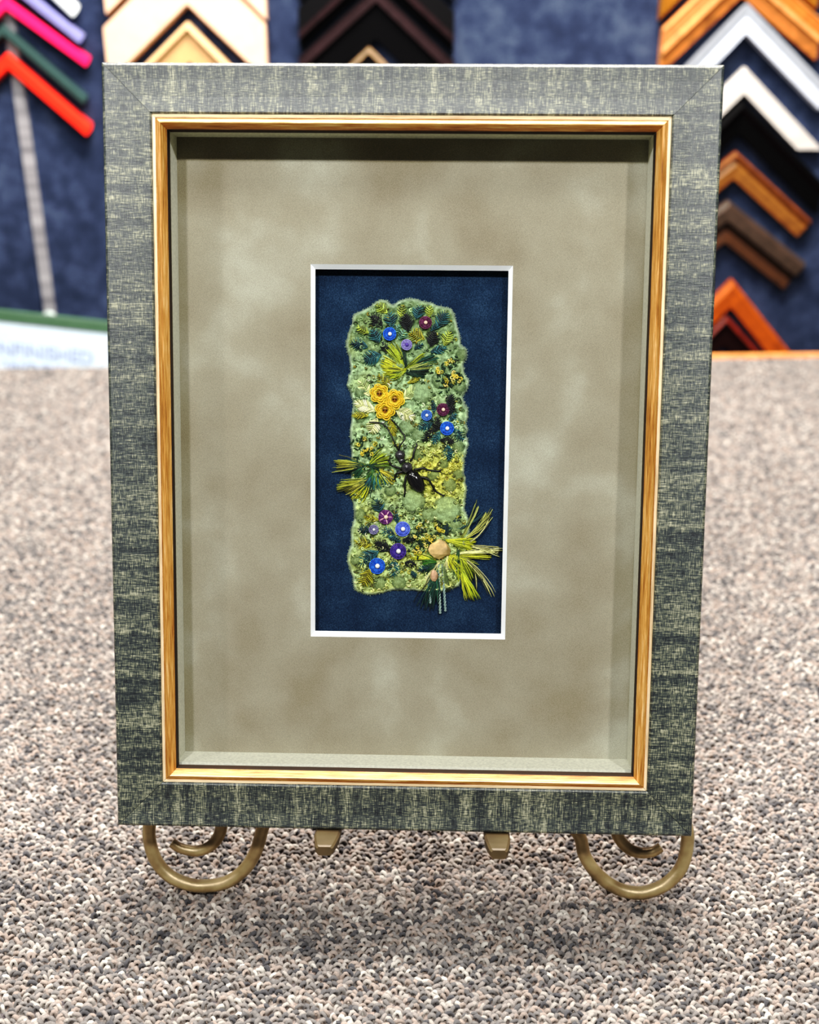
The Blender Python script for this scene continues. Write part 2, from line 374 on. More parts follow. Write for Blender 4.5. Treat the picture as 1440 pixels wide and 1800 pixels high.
TEAL, TEALD, BLK, LIME, OLV, PALE, PMID, SAGE = (44, 88, 94), (32, 68, 74), (19, 27, 30), (156, 174, 70), (150, 146, 44), (226, 232, 156), (186, 206, 130), (96, 138, 112)
leaves = [(661, 564, 32, 28, 135, BLK), (638, 580, 24, 18, 150, LIME), (660, 590, 28, 26, 120, TEAL), (631, 606, 32, 26, 165, TEALD), (654, 629, 36, 30, 200, TEAL), (687, 562, 28, 26, 100, TEAL), (671, 542, 26, 20, 140, LIME), (706, 547, 24, 19, 85, LIME), (715, 566, 36, 28, 100, BLK), (735, 549, 26, 24, 75, TEAL), (733, 590, 30, 28, 155, OLV), (707, 588, 20, 20, 60, SAGE), (676, 611, 22, 14, 110, BLK), (755, 548, 22, 16, 85, LIME), (777, 562, 34, 28, 60, TEAL), (761, 595, 30, 28, 75, BLK), (786, 595, 28, 22, 70, LIME), (771, 615, 30, 18, 15, TEAL), (736, 609, 18, 14, 30, TEALD), (766, 574, 24, 12, 40, TEALD), (697, 578, 18, 14, 50, SAGE),
          (792, 705, 30, 20, 75, BLK), (795, 720, 18, 14, 60, BLK), (762, 715, 24, 13, 95, TEALD), (768, 746, 28, 20, 80, BLK), (748, 749, 30, 22, 205, TEAL), (752, 765, 30, 20, 228, BLK), (767, 770, 26, 18, 240, TEAL), (789, 776, 32, 18, 350, BLK), (807, 764, 28, 20, 310, TEAL), (796, 733, 18, 14, 45, TEAL), (788, 797, 30, 24, 275, TEAL), (755, 735, 16, 12, 150, TEALD),
          (665, 889, 26, 26, 110, TEALD), (652, 911, 28, 15, 165, OLV), (640, 932, 24, 20, 180, TEALD), (697, 909, 24, 14, 100, TEALD), (682, 936, 28, 22, 160, TEAL), (694, 948, 24, 16, 340, TEAL), (639, 955, 34, 24, 170, OLV), (672, 960, 34, 24, 150, BLK), (648, 980, 42, 30, 213, TEAL), (693, 998, 34, 24, 262, TEAL), (644, 1016, 34, 30, 248, OLV), (720, 948, 26, 18, 10, BLK), (722, 991, 22, 18, 350, BLK), (727, 1010, 14, 12, 300, TEALD), (745, 1000, 22, 16, 200, TEALD),
          (641, 682, 34, 22, 122, PMID), (643, 715, 44, 23, 158, PALE), (633, 730, 30, 14, 178, OLV), (657, 749, 30, 28, 248, PALE), (722, 691, 38, 24, 35, PMID), (712, 728, 40, 25, 335, PALE), (689, 751, 38, 16, 285, OLV), (675, 671, 34, 20, 130, OLV), (735, 655, 20, 12, 30, LIME), (728, 668, 26, 10, 25, OLV)]
for (x, y, ln, wd, ang, c) in leaves:
    m = MB(); a = math.radians(ang); ux, uy = math.cos(a), -math.sin(a); nx, ny = -uy, ux; big = c in (PALE, PMID)
    h0 = hfelt(x, y) + .0004; N = max(5, int(ln / (3.5 if big else 3.6))); rr = (1.4 if big else .95) * S
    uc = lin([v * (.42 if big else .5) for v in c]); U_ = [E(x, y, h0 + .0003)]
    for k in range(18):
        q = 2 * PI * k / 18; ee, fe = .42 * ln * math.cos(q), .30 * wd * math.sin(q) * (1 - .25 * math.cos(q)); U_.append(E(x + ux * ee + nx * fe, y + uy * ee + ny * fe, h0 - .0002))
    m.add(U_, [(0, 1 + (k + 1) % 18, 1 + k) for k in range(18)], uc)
    bx, by = x - ux * ln / 2, y - uy * ln / 2
    spindle(m, bx, by, h0 + .0004, x + ux * ln / 2, y + uy * ln / 2, h0 + .0002, rr, jit(c))
    for i in range(N):
        t = i / (N - 1); prof = math.sin(PI * (.12 + .80 * t)) ** .8; w = wd / 2 * prof
        for sgn in (1, -1):
            px, py = bx + ux * ln * t * .78, by + uy * ln * t * .78; fwd = ln * (.24 - .02 * t)
            jx, jy = R.uniform(-.7, .7), R.uniform(-.7, .7)
            spindle(m, px, py, h0 + .0007, px + ux * fwd + nx * sgn * w + jx, py + uy * fwd + ny * sgn * w + jy, h0 + R.uniform(-.0001, .0002), rr * R.uniform(.85, 1.1), jit(tone(c, (.8, 1, 1.2, 1.4)), 12))
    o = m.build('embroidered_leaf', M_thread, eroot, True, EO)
    o['label'] = {TEAL: 'teal stitched leaf', TEALD: 'dark teal stitched leaf', BLK: 'blackish green stitched leaf', LIME: 'lime green stitched leaf', OLV: 'olive stitched leaf', PALE: 'pale yellow-green stitched leaf', PMID: 'light green stitched leaf', SAGE: 'sage green stitched leaf'}[c]
BLUE, BURG, LIL, PERI, VIO, MAG, GLIL, SKY = (30, 98, 216), (94, 30, 74), (138, 128, 196), (92, 112, 226), (72, 48, 142), (104, 40, 112), (122, 118, 158), (70, 112, 200)
WB, TB = (244, 246, 250), (244, 212, 186)
flowers = [(685, 587, 11, BLUE, WB, 'bright blue flower'), (748, 567, 10.5, BURG, TB, 'burgundy flower'), (715, 606, 9, LIL, (90, 70, 160), 'lilac flower'), (750, 730, 9, SKY, WB, 'small sky blue flower'), (779, 720, 10.5, BURG, TB, 'burgundy flower'), (786, 753, 11.5, BLUE, WB, 'bright blue flower'), (678, 909, 12, MAG, TB, 'magenta purple flower'), (657, 931, 8, GLIL, WB, 'small grey lilac flower'), (708, 930, 12.5, PERI, WB, 'periwinkle flower'), (700, 969, 13.5, VIO, WB, 'deep violet flower'), (663, 995, 13.5, BLUE, WB, 'bright blue flower')]
for (x, y, r, c, bc, lb) in flowers:
    m = MB(); h0 = hfelt(x, y) + .0011; N = 24
    V = [E(x, y, h0)]; 
    for k in range(20): V.append(E(x + r * .93 * math.cos(2 * PI * k / 20), y + r * .93 * math.sin(2 * PI * k / 20), h0 + .0005))
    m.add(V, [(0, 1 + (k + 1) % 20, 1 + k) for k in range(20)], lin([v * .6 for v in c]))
    for k in range(N):
        a = 2 * PI * k / N; r1 = r * R.uniform(.93, 1.04); cc = c
        if lb.startswith('magenta') and k % 5 == 0: cc = (236, 180, 200)
        spindle(m, x + r * .22 * math.cos(a), y + r * .22 * math.sin(a), h0 + .0002, x + r1 * math.cos(a), y + r1 * math.sin(a), h0 + .0007, r * .105 * S, jit(cc, 20), 4)
    m.tube([E(x + r * math.cos(2 * PI * k / 20), y + r * math.sin(2 * PI * k / 20), h0 + .0006) for k in range(21)], .9 * S, 5, jit([min(255, v * 1.12) for v in c], 4))
    o = m.build('embroidered_flower', M_thread, eroot, True, EO); o['label'] = lb
    m = MB(); br = r * .32 * S; m.ball(E(x + r * .05, y, h0 + .0005 + br * .7), br, lin(bc), nu=12, nv=8); m.build('centre_bead', M_bead, o, True, EO)
for (x, y, r) in ((667, 692, 17.5), (694, 702, 18), (677, 721, 18)):
    m = MB(); h0 = hfelt(x, y) + .0014; YL = (255, 216, 62)
    V = [E(x, y, h0)]
    for k in range(30):
        a = 2 * PI * k / 30; q = r * (.86 + .06 * math.cos(6 * a)); V.append(E(x + q * math.cos(a), y + q * math.sin(a), h0 + .0005))
    m.add(V, [(0, 1 + (k + 1) % 30, 1 + k) for k in range(30)], lin((206, 150, 22)))
    for p in range(6):
        a0 = 2 * PI * p / 6 + .3
        for ring, (q0, hh) in enumerate(((.98, .0006), (.76, .0012), (.54, .0011))):
            P_ = []
            for k in range(11):
                t = k / 10; a = a0 + (t - .5) * 1.08; q = r * q0 * (.74 + .26 * math.sin(PI * t)); P_.append(E(x + q * math.cos(a), y + q * math.sin(a), h0 + hh + .0003 * math.sin(PI * t)))
            m.tube(P_, 1.25 * S, 5, jit(YL if ring != 1 else (246, 196, 40), 12))
        for k in range(6):
            a = a0 + (k / 5 - .5) * .9; spindle(m, x + r * .3 * math.cos(a), y + r * .3 * math.sin(a), h0 + .0008, x + r * .9 * math.cos(a), y + r * .9 * math.sin(a), h0 + .0008, .9 * S, jit(YL, 25), 4)
    o = m.build('crocheted_flower', M_thread, eroot, True, EO); o['label'] = 'golden yellow lacy flower'
    m = MB()
    for k in range(4): m.ball(E(x + 2.6 * math.cos(k * 1.6), y + 2.6 * math.sin(k * 1.6), h0 + .0014), 1.9 * S, lin(((66, 38, 16), (140, 84, 30), (54, 30, 14), (200, 150, 90))[k]), nu=8, nv=6)
    m.build('centre_bead', M_bead, o, True, EO)
# clusters of yellow knots among dark green stitches
clusters = [([(791, 632), (797, 637), (786, 641), (769, 650), (774, 655)], 'yellow knots at upper right edge'), ([(781, 665), (786, 670), (800, 658), (805, 661), (795, 673), (784, 679), (798, 664), (808, 668)], 'yellow knots with dark green, right edge'),
            ([(629, 779), (640, 771), (652, 791), (655, 796), (660, 782), (645, 790), (635, 796)], 'yellow knots with dark green, left edge'), ([(738, 925), (772, 930), (776, 935), (752, 942), (760, 946), (744, 950), (733, 945), (735, 965), (727, 968), (737, 972), (757, 952), (748, 958), (768, 922)], 'yellow knots beside the tan stone')]
for pts, lb in clusters:
    m = MB()
    for (x, y) in pts:
        for _ in range(6):
            h = hfelt(x, y); a = R.uniform(0, 2 * PI); dx, dy = R.uniform(-9, 9), R.uniform(-9, 9); ll = R.uniform(5, 9)
            spindle(m, x + dx, y + dy, h + .0005, x + dx + ll * math.cos(a), y + dy + ll * math.sin(a), h + .0007, 1.7 * S, jit((28, 58, 36), 12))
    for (x, y) in pts:
        for _ in range(3):
            h = hfelt(x, y) + .0014; a = R.uniform(0, 2 * PI); rr = R.uniform(1.8, 3); ox_, oy_ = R.uniform(-3.5, 3.5), R.uniform(-3.5, 3.5)
            m.tube([E(x + ox_ + rr * math.cos(a + .95 * k), y + oy_ + rr * math.sin(a + .95 * k), h + .0004 * math.sin(k)) for k in range(6)], 1.15 * S, 5, jit(R.choice(((236, 210, 76), (220, 200, 70), (176, 170, 64), (236, 220, 124), (140, 146, 56))), 14))
    o = m.build('knot_cluster', M_thread, eroot, True, EO); o['label'] = lb
# thread tufts: fans of strands
def fan(m, x0, y0, h0, ctrl, x1, y1, h1, spread, n, c, r=.6, root=2.0):
    for _ in range(n):
        s = R.gauss(0, 1) * .5; dx, dy = x1 - x0, y1 - y0; l_ = math.hypot(dx, dy); nx, ny = -dy / l_, dx / l_; ln = R.uniform(.82, 1.03)
        a0, b0 = x0 + R.uniform(-root, root), y0 + R.uniform(-root, root); e0 = (x0 + dx * ln + nx * s * spread, y0 + dy * ln + ny * s * spread)
        mx, my = (x0 + e0[0]) / 2 + nx * (ctrl + s * spread * .25), (y0 + e0[1]) / 2 + ny * (ctrl + s * spread * .25); hm = h0 + .0012 * R.uniform(.4, 1.3)
        P_ = []
        for k in range(8):
            t = k / 7; q = (1 - t) ** 2, 2 * t * (1 - t), t * t
            P_.append(E(q[0] * a0 + q[1] * mx + q[2] * e0[0] + R.uniform(-.55, .55), q[0] * b0 + q[1] * my + q[2] * e0[1] + R.uniform(-.55, .55), q[0] * h0 + q[1] * hm * 1.2 + q[2] * h1))
        m.tube(P_, r * S * R.uniform(.7, 1.25), 4, jit(tone(c, (.5, .8, 1, 1.12, 1.2)), 14))
YG, YB, DG, CRM, OG = (164, 182, 46), (204, 210, 58), (24, 60, 44), (222, 222, 150), (100, 124, 44)
m = MB()
for f in ((712, 650, 0, 672, 633, 12, 26, YB), (710, 652, 4, 690, 668, 9, 14, OG), (714, 646, 3, 706, 612, 8, 12, DG), (712, 650, -3, 670, 645, 14, 30, YB), (712, 652, -5, 682, 664, 13, 26, YG), (710, 648, 5, 684, 603, 13, 30, YG), (714, 648, -3, 748, 624, 12, 22, YG), (716, 648, 2, 764, 637, 9, 22, (166, 178, 96)), (718, 652, 2, 760, 646, 9, 26, DG), (716, 655, 3, 748, 662, 8, 24, DG), (718, 646, -2, 770, 626, 7, 18, (30, 80, 66))):
    fan(m, f[0], f[1], .0028, f[2], f[3], f[4], .0022, f[5], f[6], f[7])
o = m.build('thread_tuft', M_thread, eroot, True, EO); o['label'] = 'yellow-green thread tuft near the top'
m = MB()
for f in ((645, 818, 2, 587, 812, 14, 26, (204, 204, 84)), (640, 818, 3, 604, 822, 12, 22, DG), (650, 818, -3, 684, 800, 14, 26, YG), (650, 818, 2, 688, 814, 10, 22, OG), (648, 818, 0, 676, 822, 12, 24, DG), (640, 822, 4, 618, 836, 14, 24, (40, 90, 60)), (650, 842, -2, 592, 856, 12, 24, (170, 176, 62)), (648, 842, -3, 604, 862, 10, 22, (210, 206, 90)), (650, 844, -3, 622, 880, 18, 36, YB), (668, 826, 1, 697, 848, 9, 22, (224, 212, 70)), (664, 828, 2, 672, 862, 20, 24, (60, 120, 120)), (662, 828, -2, 668, 860, 16, 20, YG), (652, 838, 2, 640, 872, 10, 22, (40, 104, 112)), (655, 822, -2, 640, 850, 18, 20, (74, 122, 60))):
    fan(m, f[0], f[1], .0026, f[2], f[3], f[4], .0016, f[5], f[6], f[7])
    if f[6] > 23: fan(m, f[0], f[1], .0027, f[2], f[0] + (f[3] - f[0]) * .7, f[1] + (f[4] - f[1]) * .7, .0020, f[5] * .8, 9, (30, 72, 48))
o = m.build('thread_tuft', M_thread, eroot, True, EO); o['label'] = 'yellow-green thread tuft overhanging left edge'
m = MB()
for f in ((785, 950, -2, 836, 957, 13, 40, YB), (790, 952, 1, 832, 962, 12, 24, YG), (812, 946, 3, 842, 882, 7, 9, (180, 190, 100)), (815, 950, 7, 866, 898, 9, 14, (196, 200, 104)), (826, 952, 9, 862, 910, 3, 6, CRM), (830, 960, -3, 880, 968, 9, 9, (206, 204, 130)), (800, 974, -3, 886, 966, 6, 12, CRM), (796, 976, 2, 866, 978, 8, 14, YB), (808, 976, -14, 870, 1046, 8, 9, CRM), (820, 978, -12, 840, 1042, 3, 4, (196, 196, 130)), (790, 975, 3, 832, 1008, 20, 34, YB), (806, 972, -2, 824, 1026, 22, 46, YG), (812, 1005, 2, 828, 1058, 9, 22, YB), (812, 1000, 1, 838, 1054, 11, 18, YG), (788, 975, 0, 784, 1012, 8, 14, CRM), (786, 978, 0, 800, 1008, 10, 16, YB), (764, 984, 3, 714, 977, 6, 26, YB), (772, 988, 4, 742, 1030, 7, 11, CRM),
          (806, 965, 0, 804, 1022, 9, 20, (30, 74, 40)), (792, 932, -1, 806, 896, 8, 22, (30, 62, 52)), (792, 932, -4, 814, 898, 6, 12, (34, 66, 60)), (796, 934, 7, 850, 902, 5, 7, (34, 74, 80)), (784, 940, 2, 790, 908, 12, 26, (34, 60, 60)), (766, 988, 2, 738, 986, 14, 30, (60, 110, 40)), (768, 992, 1, 742, 1012, 16, 24, (32, 80, 46)), (766, 1000, 2, 758, 1062, 14, 26, (44, 92, 70)), (780, 992, 0, 786, 1040, 10, 16, (120, 140, 90)), (770, 1010, 1, 752, 1074, 20, 18, (20, 62, 54))):
    fan(m, f[0], f[1], .0026, f[2], f[3], f[4], .0012, f[5], f[6], f[7])
for (x0, y0, x1, y1) in ((771, 992, 774, 1076), (778, 992, 783, 1072), (752, 1010, 757, 1058)):
    for ph in (0, PI):
        m.tube([E(x0 + (x1 - x0) * k / 40 + 1.4 * math.cos(k * 1.15 + ph), y0 + (y1 - y0) * k / 40, .0022 + .0004 * math.sin(k * 1.15 + ph)) for k in range(41)], 1.15 * S, 5, jit((150, 176, 168), 16))
    m.ball(E(x1, y1 + 1, .0020), 2.4 * S, lin((150, 176, 168)), nu=8, nv=6)
o = m.build('thread_tuft', M_thread, eroot, True, EO); o['label'] = 'large trailing thread tuft at lower right corner'
# tan stones
def stone(x, y, rx, ry, rz, c, lb, nm):
    m = MB(); m.ball((0, 0, 0), 1, nu=9, nv=6); V = []; C = []
    for p in m.v:
        v = Vector(p); k = 1 + .22 * noise.noise(v * 1.6 + Vector((x, 0, 0))) + .14 * noise.noise(v * 3.7); v = v * k
        V.append(E(x + v.x * rx, y + v.z * ry, .0034 - v.y * rz)); cc = 1 + .35 * noise.noise(v * 2.3 + Vector((3, 1, 0))) - .28 * max(0, v.x); C.append(lin([min(255, q * cc) for q in c]))
    m2 = MB(); m2.add(V, m.f, C); o = m2.build(nm, vcol('tan_stone_' + str(x), .45, .4, 0, 800, .12), eroot, False, EO); o['label'] = lb
stone(772, 966, 19, 16, .0030, (226, 190, 126), 'faceted tan stone in the corner tuft', 'stone_bead')
stone(763, 1012, 7, 11, .0018, (222, 176, 138), 'small pinkish tan stone', 'stone_bead')

# ------------------------------------------------------------------ BEETLE
HB = .0040
bb0 = fun(720, 825, DF - .0018)
broot = thing('beetle', 'shiny black beetle ornament with bent wire legs sitting on the felt embroidery', 'beetle', Matrix.Translation(fpt(*bb0)) @ FR.to_4x4())
BO = tuple(bb0)
tb = NT('polished_black_bead'); M_black = tb.fin(tb.ramp(tb.noise(tb.coords(), 200, 2), [(.3, (16, 15, 17)), (.7, (34, 31, 34))]), .12, .7)
tb = NT('gunmetal_bead'); M_grey = tb.fin(tb.ramp(tb.noise(tb.coords(), 300, 2), [(.3, (44, 42, 46)), (.7, (78, 76, 82))]), .2, .8, .3)
tb = NT('black_wire'); M_wire = tb.fin(tb.ramp(tb.noise(tb.coords(), 400, 2), [(.3, (14, 14, 15)), (.7, (28, 27, 28))]), .4, .5)
def axes_px(ang):
    a = math.radians(ang); X = Vector((math.cos(a), 0, math.sin(a))); return (X, Vector((-math.sin(a), 0, math.cos(a))), Vector((0, -1, 0)))
m = MB(); m.ball(E(703.5, 800, HB), (9.4 * S, 9.4 * S, 9 * S), nu=20, nv=14); m.tube([E(704, 806, HB), E(708, 813, HB)], 6 * S, 10); o = m.build('head', M_grey, broot, True, BO)
m = MB(); m.ball(E(715.5, 822, HB + .0002), (11 * S, 10 * S, 8.5 * S), nu=8, nv=6, axes=axes_px(35)); o = m.build('thorax', M_grey, broot, False, BO); o['label'] = 'faceted black thorax bead'
m = MB(); m.ball(E(731, 846, HB), (23 * S, 13 * S, 10 * S), nu=28, nv=18, axes=axes_px(-57))
o = m.build('abdomen', M_black, broot, True, BO); o['label'] = 'glossy oval black abdomen'
m = MB(); A = axes_px(-57); 
for sgn in (0,):
    m.tube([Vector(E(731, 846, HB)) + A[0] * (23 * S * math.cos(t)) + A[2] * (10.2 * S * math.sin(t)) for t in [PI * k / 14 for k in range(2, 13)]], .5 * S, 6)
m.build('wing_seam', M_wire, broot, True, BO)
HL = .0036
for leg in ([(707, 824), (697, 821), (689, 818), (686, 814), (684, 810)], [(709, 829), (700, 831), (696, 834), (694, 842)], [(721, 811), (726, 804), (728, 793), (733, 783), (731, 779)], [(728, 826), (744, 823), (752, 826), (764, 828), (773, 828)], [(738, 838), (752, 842), (758, 850), (765, 862), (772, 867), (779, 871)], [(714, 836), (712, 848), (712, 862), (711, 875), (710, 886)]):
    P_ = [E(x, y, HL - .0009 * (i / (len(leg) - 1)) + (.0006 if i in (1, 2) else 0)) for i, (x, y) in enumerate(leg)]; Q = spline(P_, 5)
    m = MB(); m.tube(Q, [1.9 * S * (1.05 - .25 * i / len(Q)) for i in range(len(Q))], 8)
    p, q = leg[-2], leg[-1]; dx, dy = q[0] - p[0], q[1] - p[1]; l_ = math.hypot(dx, dy); dx /= l_; dy /= l_
    for s in (.8, -.8): m.tube([P_[-1], E(q[0] + 5 * (dx * math.cos(s) - dy * math.sin(s)), q[1] + 5 * (dx * math.sin(s) + dy * math.cos(s)), HL - .0012)], [1.3 * S, .9 * S], 6)
    m.build('leg', M_wire, broot, True, BO)
for an in ([(701, 792), (696, 784), (691, 772), (686, 762), (679, 750), (669, 744), (658, 742.5), (649, 742.5)], [(702, 792), (703, 784), (709, 776), (712, 769), (706, 759), (698, 748), (688, 737)]):
    P_ = [E(x, y, HL + .0008 + .0006 * math.sin(i)) for i, (x, y) in enumerate(an)]; m = MB(); m.tube(spline(P_, 5), 1.35 * S, 8); m.build('antenna', M_wire, broot, True, BO)

# ------------------------------------------------------------------ EASEL
DE = .0425                                                        # scroll plane depth behind the frame front
eb2 = fpt(0, DE, -.245)
zroot = thing('display_easel', 'antique bronze metal easel with scrolled feet holding the picture frame', 'easel', Matrix.Translation(eb2) @ FR.to_4x4())
ZO = (0, DE, -.245)
RR = .0037
def scroll(pts, name, up):
    P_ = [fun(x, y, DE) for x, y in pts] + up; Q = spline(P_, 8); n = len(Q)
    m = MB(); m.tube(Q, [RR * (.72 + .28 * min(1, i / (n * .22))) for i in range(n)], 14); return m.build(name, M_bronze, zroot, True, ZO)
def fz(x, u): return Vector((x, DE, u))
scroll([(302, 1481), (318, 1491), (345, 1496), (370, 1487), (386, 1466), (388, 1440), (372, 1412), (340, 1395), (300, 1405), (270, 1432), (262, 1466), (272, 1508), (296, 1538), (330, 1554), (362, 1557.5), (400, 1550), (430, 1528), (450, 1496), (462, 1455)], 'scroll_foot', [fz(-.074, -.19), fz(-.066, -.15), fz(-.05, -.07), fz(-.03, .04), fz(-.012, .13), fz(-.004, .18)])
scroll([(1162, 1489), (1148, 1497), (1125, 1499), (1103, 1490), (1087, 1470), (1084, 1446), (1100, 1418), (1132, 1402), (1172, 1412), (1201, 1440), (1209, 1474), (1200, 1520), (1176, 1550), (1145, 1566), (1116, 1569.5), (1082, 1560), (1050, 1536), (1028, 1504), (1014, 1462)], 'scroll_foot', [fz(.076, -.19), fz(.067, -.15), fz(.05, -.07), fz(.03, .04), fz(.012, .13), fz(.004, .18)])
m = MB(); m.tube([fz(-.071, -.176), fz(.073, -.176)], .0035, 10); m.build('cross_bar', M_bronze, zroot, True, ZO)
m = MB(); m.ball(fz(0, .184), .0075, nu=14, nv=10); m.build('top_knob', M_bronze, zroot, True, ZO)
# rear leg down to the table
FRi = FR.inverted()
def w2f(p): l = FRi @ (Vector(p) - FC); return l
top = fpt(0, DE + .004, .15); rear = Vector((top.x + .008, top.y + .17, .0042))
m = MB(); m.tube([w2f(top), w2f(rear)], .0036, 10); m.build('rear_leg', M_bronze, zroot, True, ZO)
# ledge prongs: flat tapered bars running forward under the frame
for px, nm in ((573.5, 'l'), (875.5, 'r')):
    bx = fun(px, 1480, -.008).x
    m = MB(); secs = [(.045, .0066, 0), (.02, .0066, 0), (-.002, .0066, 0), (-.006, .0064, 0.0), (-.0115, .0056, -.0002), (-.0165, .0047, -.0006), (-.0175, .0038, -.0012)]; V = []
    for d, hw, dz in secs:
        u1 = -H2 - .0004 + dz; th = .0052 if d > -.012 else .0046
        V += [(bx - hw, d, u1 - .001), (bx - hw + .001, d, u1), (bx + hw - .001, d, u1), (bx + hw, d, u1 - .001), (bx + hw, d, u1 - th + .001), (bx + hw - .001, d, u1 - th), (bx - hw + .001, d, u1 - th), (bx - hw, d, u1 - th + .001)]
    Fc = [(i * 8 + k, i * 8 + (k + 1) % 8, (i + 1) * 8 + (k + 1) % 8, (i + 1) * 8 + k) for i in range(len(secs) - 1) for k in range(8)] + [tuple(range(7, -1, -1)), tuple((len(secs) - 1) * 8 + k for k in range(8))]
    m.add(V, Fc); m.tube([(bx, .043, -H2 - .003), (bx, .0425, -.176)], .003, 8); m.build('ledge_prong', M_prong, zroot, False, ZO)

# ------------------------------------------------------------------ WORK TABLE WITH LOOPED CARPET TOP
UPZ = Vector((0, 0, 1))
A_, B_ = hit(0, 646, Vector((0, 0, 0)), UPZ), hit(1440, 627, Vector((0, 0, 0)), UPZ)
def yb(x): return A_.y + (B_.y - A_.y) * (x - A_.x) / (B_.x - A_.x)
TH = math.atan2(B_.y - A_.y, B_.x - A_.x)
troot = thing('work_table', 'wide work table topped with grey-beige looped carpet under the easel', 'table', Matrix.Translation((0, 1.0, -.86)))
def carpet():
    xs = np.concatenate([np.arange(-1.5, -.58, .005), np.arange(-.58, .58, .00115), np.arange(.58, 1.5, .005)])
    t = [0.0]; 
    y = .20; ys = []
    while y < .355: ys.append(y); y += .008
    while y < 1.0 * 2.2:
        ys.append(y); y += .00105 * max(1, (y / .62) ** 1.6)
        if y > 1.62: break
    ys = np.array(ys); ys = ys / ys[-1]                             # normalised depth, scaled to the back edge per column
    X, T = np.meshgrid(xs, ys); back = A_.y + (B_.y - A_.y) * (X - A_.x) / (B_.x - A_.x); y0 = .20 + 0 * X
    Y = y0 + (T - ys[0]) / (1 - ys[0]) * (back - y0)
    cs = .0033; rs = np.random.RandomState(3)
    def hsh(i, j, k): v = np.sin(i * 127.1 + j * 311.7 + k * 74.7) * 43758.5453; return v - np.floor(v)
    wx = X + .0009 * np.sin(Y * 1900 + 3 * np.sin(X * 700)); wy = Y + .0007 * np.sin(X * 1700 + 2 * np.sin(Y * 900))
    U, Vv = wx / cs, wy / (cs * .86); I, J = np.floor(U), np.floor(Vv); best = np.full(X.shape, 9.0); bi = np.zeros(X.shape); bj = np.zeros(X.shape); sec = np.full(X.shape, 9.0)
    for a in (-1, 0, 1):
        for b in (-1, 0, 1):
            ii, jj = I + a, J + b; cx = ii + .5 + (hsh(ii, jj, 1) - .5) * .8; cy = jj + .5 + (hsh(ii, jj, 2) - .5) * .8
            th = hsh(ii, jj, 5) * PI; dx, dy = U - cx, Vv - cy; p_, q_ = dx * np.cos(th) + dy * np.sin(th), -dx * np.sin(th) + dy * np.cos(th)
            d = np.sqrt((p_ * .72) ** 2 + (q_ * 1.25) ** 2); mk = d < best
            sec = np.where(mk, best, np.minimum(sec, d)); bi = np.where(mk, ii, bi); bj = np.where(mk, jj, bj); best = np.where(mk, d, best)
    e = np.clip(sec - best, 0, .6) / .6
    zs = np.where((Y > .2) & (np.abs(X) < .36 * (.904 * Y + .2) + .34), .0012, .0030); Z = zs * np.sqrt(np.clip(1 - (best / .95) ** 2, 0, 1)) * (.35 + .65 * np.sqrt(e)) * (.7 + .5 * hsh(bi, bj, 7))
    lf = np.sin(X * 31 + 2 * np.sin(Y * 23)) * np.sin(Y * 37 + 1.7 * np.sin(X * 19)) * .5 + .5 * np.sin(X * 83 + Y * 61 + 2 * np.sin(Y * 71))
    pal = np.array([lin(c) for c in ((206, 190, 178), (226, 212, 200), (190, 172, 160), (166, 152, 146), (140, 130, 128), (120, 112, 114), (204, 180, 166))])
    h = hsh(bi, bj, 9) + lf * .10; idx = np.select([h < .13, h < .24, h < .38, h < .54, h < .72, h < .86], [5, 4, 3, 2, 6, 0], 1)
    Cc = pal[idx]; k = (.42 + .58 * e ** .6) * (.85 + .3 * hsh(np.floor(U * 5), np.floor(Vv * 5), 4)); Cc = Cc * k[..., None] * .62  # gaps between loops darkened in the colour, painted shade
    ny, nx = X.shape; n = nx * ny; P_ = np.stack([X, Y - 1.0, Z - .0032 + .86], -1).reshape(-1, 3).astype(np.float32)
    a = np.arange(n).reshape(ny, nx); q = np.stack([a[:-1, :-1], a[:-1, 1:], a[1:, 1:], a[1:, :-1]], -1).reshape(-1, 4).astype(np.int32)
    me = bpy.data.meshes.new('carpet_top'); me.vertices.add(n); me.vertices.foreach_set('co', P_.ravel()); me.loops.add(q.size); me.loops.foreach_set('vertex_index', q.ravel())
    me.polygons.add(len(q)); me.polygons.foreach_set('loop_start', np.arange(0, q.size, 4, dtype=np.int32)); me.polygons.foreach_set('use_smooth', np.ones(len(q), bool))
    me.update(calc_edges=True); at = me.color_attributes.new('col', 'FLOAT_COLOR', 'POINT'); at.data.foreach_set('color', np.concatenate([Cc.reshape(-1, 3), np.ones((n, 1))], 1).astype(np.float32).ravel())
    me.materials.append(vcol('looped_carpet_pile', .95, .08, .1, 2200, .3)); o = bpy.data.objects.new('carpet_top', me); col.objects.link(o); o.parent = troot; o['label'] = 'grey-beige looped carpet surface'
    return n
NV = carpet()
